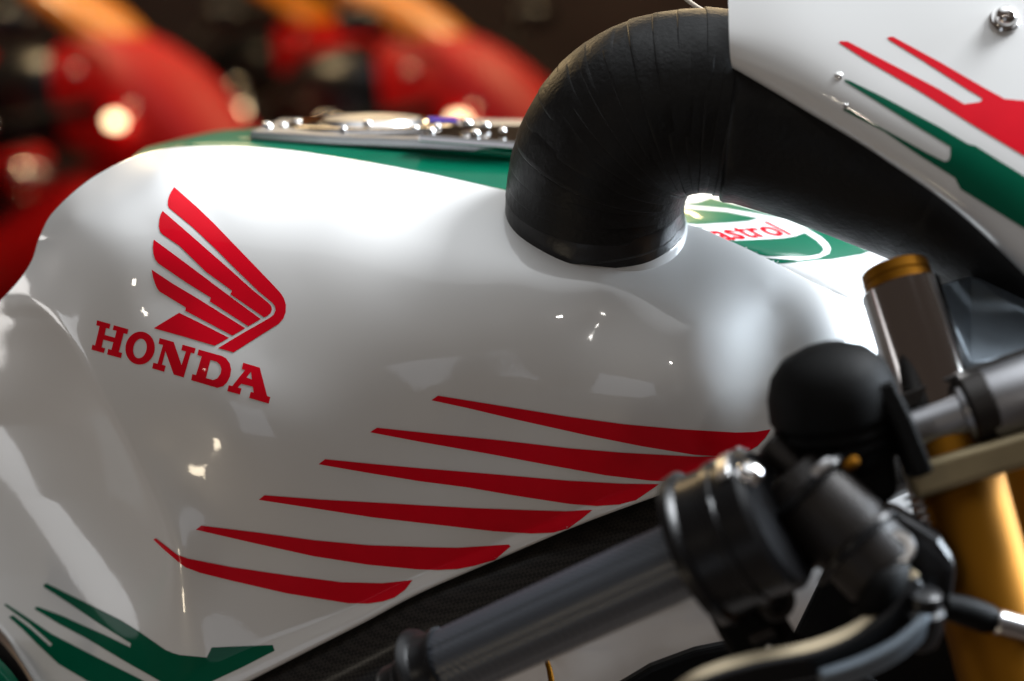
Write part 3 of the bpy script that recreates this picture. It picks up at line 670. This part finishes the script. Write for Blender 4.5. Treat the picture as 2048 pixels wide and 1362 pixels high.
lpx('lever_pivot', (1850, 1180, 0.7750), (1838, 1290, 0.7858), [(0, 20), (.05, 34), (.3, 34), (.35, 44), (.7, 44), (.95, 36), (1, 28)], M['black_satin'], lever, seg=36)
tpx('brake_hose', [(1880, 1210, 0.7966, 26), (1930, 1222, 0.8002, 30), (1975, 1238, 0.8038, 30), (1985, 1242, 0.8045, 22), (2060, 1262, 0.8074, 22), (2200, 1300, 0.8074, 22)], M['black'], mc, n=30, seg=24)
lpx('hose_fitting', (1990, 1243, 0.8016), (2080, 1268, 0.8038), [(0, 22), (.05, 26), (.95, 26), (1, 22)], M['alloy'], mc, seg=32)

# --- front fork
fk = lpx('front_fork', (1800, 575, 0.8686), (1895, 870, 0.8434), [(0, 74), (.012, 79), (.30, 80), (1, 82)], M['dark_chrome'], bike, seg=72, label='gold front fork leg clamped in polished alloy')
lpx('fork_cap', (1787, 532, 0.8736), (1806, 592, 0.8679), [(0, 22), (0, 50), (.06, 63), (.12, 67), (.4, 68), (.43, 66), (.47, 66), (.5, 68), (.95, 69), (1, 69)], M['gold'], fk, seg=48)
lpx('fork_tube', (1890, 880, 0.8434), (2050, 1480, 0.8146), [(0, 92), (.01, 96), (1, 96)], M['gold'], fk, seg=72)
lpx('fork_tube', (2060, 860, 0.9154), (2190, 1480, 0.8866), [(0, 92), (.01, 96), (1, 96)], M['gold'], fk, seg=72)
plate('triple_clamp', [(1870, 566, 0.8650), (1935, 548, 0.9010), (2140, 600, 0.9010), (2140, 690, 0.8434), (2000, 715, 0.8362), (1935, 740, 0.8362)], M['grey_metal'], fk, thick=.02, bev=.003)
bar('clamp_edge', [P(1795, 808, 0.8362), P(1930, 757, 0.8326), P(2060, 710, 0.8290), P(2200, 655, 0.8290)], .006, .008, UPV, M['dark_metal'], fk, bev=.001)
lpx('clip_on_clamp', (1780, 880, 0.8362), (2150, 760, 0.8182), [(0, 36), (.02, 44), (.40, 46), (.41, 60), (.46, 62), (.52, 62), (.53, 78), (.95, 80), (1, 70)], M['satin_alloy'], fk, seg=64)
lpx('clamp_ring', (1935, 820, 0.8232), (1985, 803, 0.8218), [(0, 62), (.1, 70), (.9, 70), (1, 62)], M['dark_metal'], fk, seg=48)
bar('lower_clamp', [P(1815, 965, 0.8254), P(1930, 928, 0.8218), P(2060, 890, 0.8182), P(2200, 850, 0.8146)], .03, .016, UPV, M['tan'], fk, bev=.003)
def coil(name, a, b, r, turns, wire, m, parent):
    a, b = P(*a), P(*b); t = (b - a).normalized(); N = (RGT - t * RGT.dot(t)).normalized(); B = t.cross(N); pts = []
    for i in range(turns * 14 + 1):
        q = i / 14; pts.append(a.lerp(b, q / turns) + (N * math.cos(q * 2 * math.pi) + B * math.sin(q * 2 * math.pi)) * r)
    return tube(name, pts, wire, m, parent, seg=8)
coil('hose_spring', (1825, 985, 0.8182), (1858, 1100, 0.8182), 18 * K * .77, 7, 4 * K * .77, M['alloy'], fk)
coil('hose_spring', (1928, 1255, 0.8218), (1950, 1400, 0.8218), 15 * K * .77, 9, 4.5 * K * .77, M['alloy'], fk)

# ------------------------------------------------------------------ red motorcycles standing behind, out of focus
def loft(name, secs, m, parent, seg=28, pw=2.4, label=None):
    """secs: (x, zc, half width, half height) superellipse sections along x."""
    v = []
    for x, zc, wy, hz in secs:
        for j in range(seg):
            a = 2 * math.pi * j / seg; c_, s_ = math.cos(a), math.sin(a)
            v.append((x, wy * math.copysign(abs(c_) ** (2 / pw), c_), zc + hz * math.copysign(abs(s_) ** (2 / pw), s_)))
    f = grid_faces(len(secs), seg, True); f.append(tuple(reversed(range(seg)))); f.append(tuple(range((len(secs) - 1) * seg, len(secs) * seg)))
    o = mesh(name, v, f, m, None, label=label); o.parent = parent
    return o
def smooth_secs(s, n=24): return [tuple(q) for q in crm(s, n)]
def local(o, parent): o.parent = parent; return o
def torus(name, c, R, r, m, parent, seg=48, ts=14):
    v = []
    for i in range(seg):
        a = 2 * math.pi * i / seg
        for j in range(ts):
            b = 2 * math.pi * j / ts; q = R + r * math.cos(b)
            v.append((c[0] + q * math.cos(a), c[1] + r * 1.1 * math.sin(b), c[2] + q * math.sin(a)))
    f = []
    for i in range(seg):
        for j in range(ts):
            f.append((i * ts + j, i * ts + (j + 1) % ts, ((i + 1) % seg) * ts + (j + 1) % ts, ((i + 1) % seg) * ts + j))
    o = mesh(name, v, f, m, None); o.parent = parent
    return o
def parked_bike(loc, rz, label):
    t = thing('red_motorcycle', label, 'motorcycle', loc, rz, 'red motorcycles parked behind')
    WM.pop(t.name)
    for wx in (0.70, -0.70):
        ty = torus('wheel', (wx, 0, 0.30), 0.245, 0.055, M['tyre'], t)
        torus('rim', (wx, 0, 0.30), 0.195, 0.014, M['alloy'], ty, ts=8)
        tube('hub', [(wx, -.05, .3), (wx, .05, .3)], 0.04, M['dark_metal'], ty, seg=16)
        for k in range(6):
            a = k * math.pi / 3
            tube('spoke', [(wx + .035 * math.cos(a), 0, .3 + .035 * math.sin(a)), (wx + .185 * math.cos(a), 0, .3 + .185 * math.sin(a))], 0.012, M['alloy'], ty, seg=8)
    fa = loft('front_fairing', smooth_secs([(.14, .93, .10, .12), (.28, .94, .15, .15), (.46, .89, .16, .145), (.62, .80, .14, .12), (.76, .71, .10, .08), (.86, .65, .03, .03)]), M['bike_red'], t)
    loft('windscreen', smooth_secs([(.00, 1.17, .03, .012), (.06, 1.17, .075, .03), (.18, 1.13, .09, .04), (.30, 1.07, .085, .04), (.42, 1.00, .05, .03)]), M['amber'], t, label='screen on the red fairing, warm glow put into its colour')
    loft('headlight', smooth_secs([(.78, .69, .07, .035), (.84, .67, .06, .03), (.87, .66, .02, .015)]), M['chrome'], fa)
    for bx, bz in ((.34, 1.06), (.52, .985), (.66, .88)):
        o = loft('bolt', [(bx - .012, bz - .06, .003, .003), (bx - .006, bz - .06, .01, .01), (bx + .006, bz - .06, .01, .01), (bx + .012, bz - .06, .003, .003)], M['chrome'], fa, seg=12, pw=2)
        for v in o.data.vertices: v.co.y -= .145
    loft('belly_fairing', smooth_secs([(-.25, .42, .10, .12), (0, .45, .20, .22), (.25, .52, .23, .26), (.42, .58, .21, .22), (.52, .62, .12, .12)]), M['bike_red'], t)
    loft('fuel_tank', smooth_secs([(-.22, .83, .06, .06), (-.12, .88, .14, .10), (.05, .93, .19, .12), (.2, .92, .18, .12), (.28, .90, .10, .08)]), M['black_satin'], t)
    loft('seat', smooth_secs([(-.58, .93, .07, .03), (-.45, .88, .13, .035), (-.3, .83, .14, .035), (-.16, .83, .08, .03)]), M['black'], t)
    loft('tail', smooth_secs([(-.90, 1.0, .03, .02), (-.8, .97, .09, .05), (-.62, .90, .12, .07), (-.45, .82, .11, .06), (-.3, .78, .08, .04)]), M['beige'], t)
    loft('engine', smooth_secs([(-.2, .40, .12, .12), (-.05, .42, .17, .17), (.15, .44, .17, .17), (.28, .46, .10, .12)], 10), M['dark_metal'], t, pw=5)
    for sy in (-1, 1):
        o = tube('fork_leg', [(.46, .10 * sy, .92), (.70, .10 * sy, .30)], .025, M['gold'], t, seg=16)
        o_bar = tube('handlebar', [(.43, .12 * sy, .93), (.36, .30 * sy, .90), (.30, .36 * sy, .89)], .016, M['black'], t, seg=14)
        st_ = tube('mirror_stay', [(.40, .12 * sy, 1.03), (.34, .26 * sy, 1.10)], .008, M['black'], t, seg=10)
        o = loft('mirror', [(.29, 1.11, .012, .01), (.31, 1.11, .05, .03), (.35, 1.11, .05, .03), (.39, 1.11, .02, .014)], M['black_satin'], st_)
        for v in o.data.vertices: v.co.y += .30 * sy
        be = loft('bar_end', [(.27, .89, .004, .004), (.28, .89, .017, .017), (.30, .89, .02, .02), (.32, .89, .017, .017), (.33, .89, .004, .004)], M['chrome'], o_bar, seg=16, pw=2)
        for v in be.data.vertices: v.co.y += .37 * sy
        il = loft('glow_bead', [(.485, .90, .003, .003), (.49, .90, .011, .011), (.505, .90, .014, .014), (.52, .90, .011, .011), (.525, .90, .003, .003)], M['bead_glow'], fa, seg=14, pw=2)  # added glowing bead for a soft blur disc, no real indicator
        for v in il.data.vertices: v.co.y += .178 * sy
        tube('swingarm', [(-.15, .09 * sy, .42), (-.70, .09 * sy, .30)], .026, M['alloy'], t, seg=12)
    tube('exhaust', [(.1, -.16, .25), (-.3, -.19, .28), (-.5, -.21, .42), (-.95, -.22, .62)], [.025, .03, .05, .05], M['chrome'], t, seg=20)
    mg = loft('front_mudguard', smooth_secs([(.50, .60, .04, .02), (.6, .64, .07, .03), (.72, .655, .075, .03), (.86, .62, .06, .02), (.95, .55, .03, .01)]), M['bike_red'], t)
    return t
def at_ground(px, py, d, h):
    """ground point under the place seen at (px,py) whose height is h."""
    p = P(px, py, d); return Vector((p.x, p.y, 0))
yaw = math.radians(-38)
def put(px, py, d, lab):
    p = P(px, py, d); off = Matrix.Rotation(yaw, 3, 'Z') @ Vector((.42, 0, 0))
    parked_bike((p.x - off.x, p.y - off.y, 0), yaw, lab)
put(300, 60, 3.8, 'red motorcycle with warm glow coloured into its screen, behind the rear of the white tank')
put(960, 60, 3.8, 'red motorcycle with warm glow coloured into its screen, behind the black air duct')
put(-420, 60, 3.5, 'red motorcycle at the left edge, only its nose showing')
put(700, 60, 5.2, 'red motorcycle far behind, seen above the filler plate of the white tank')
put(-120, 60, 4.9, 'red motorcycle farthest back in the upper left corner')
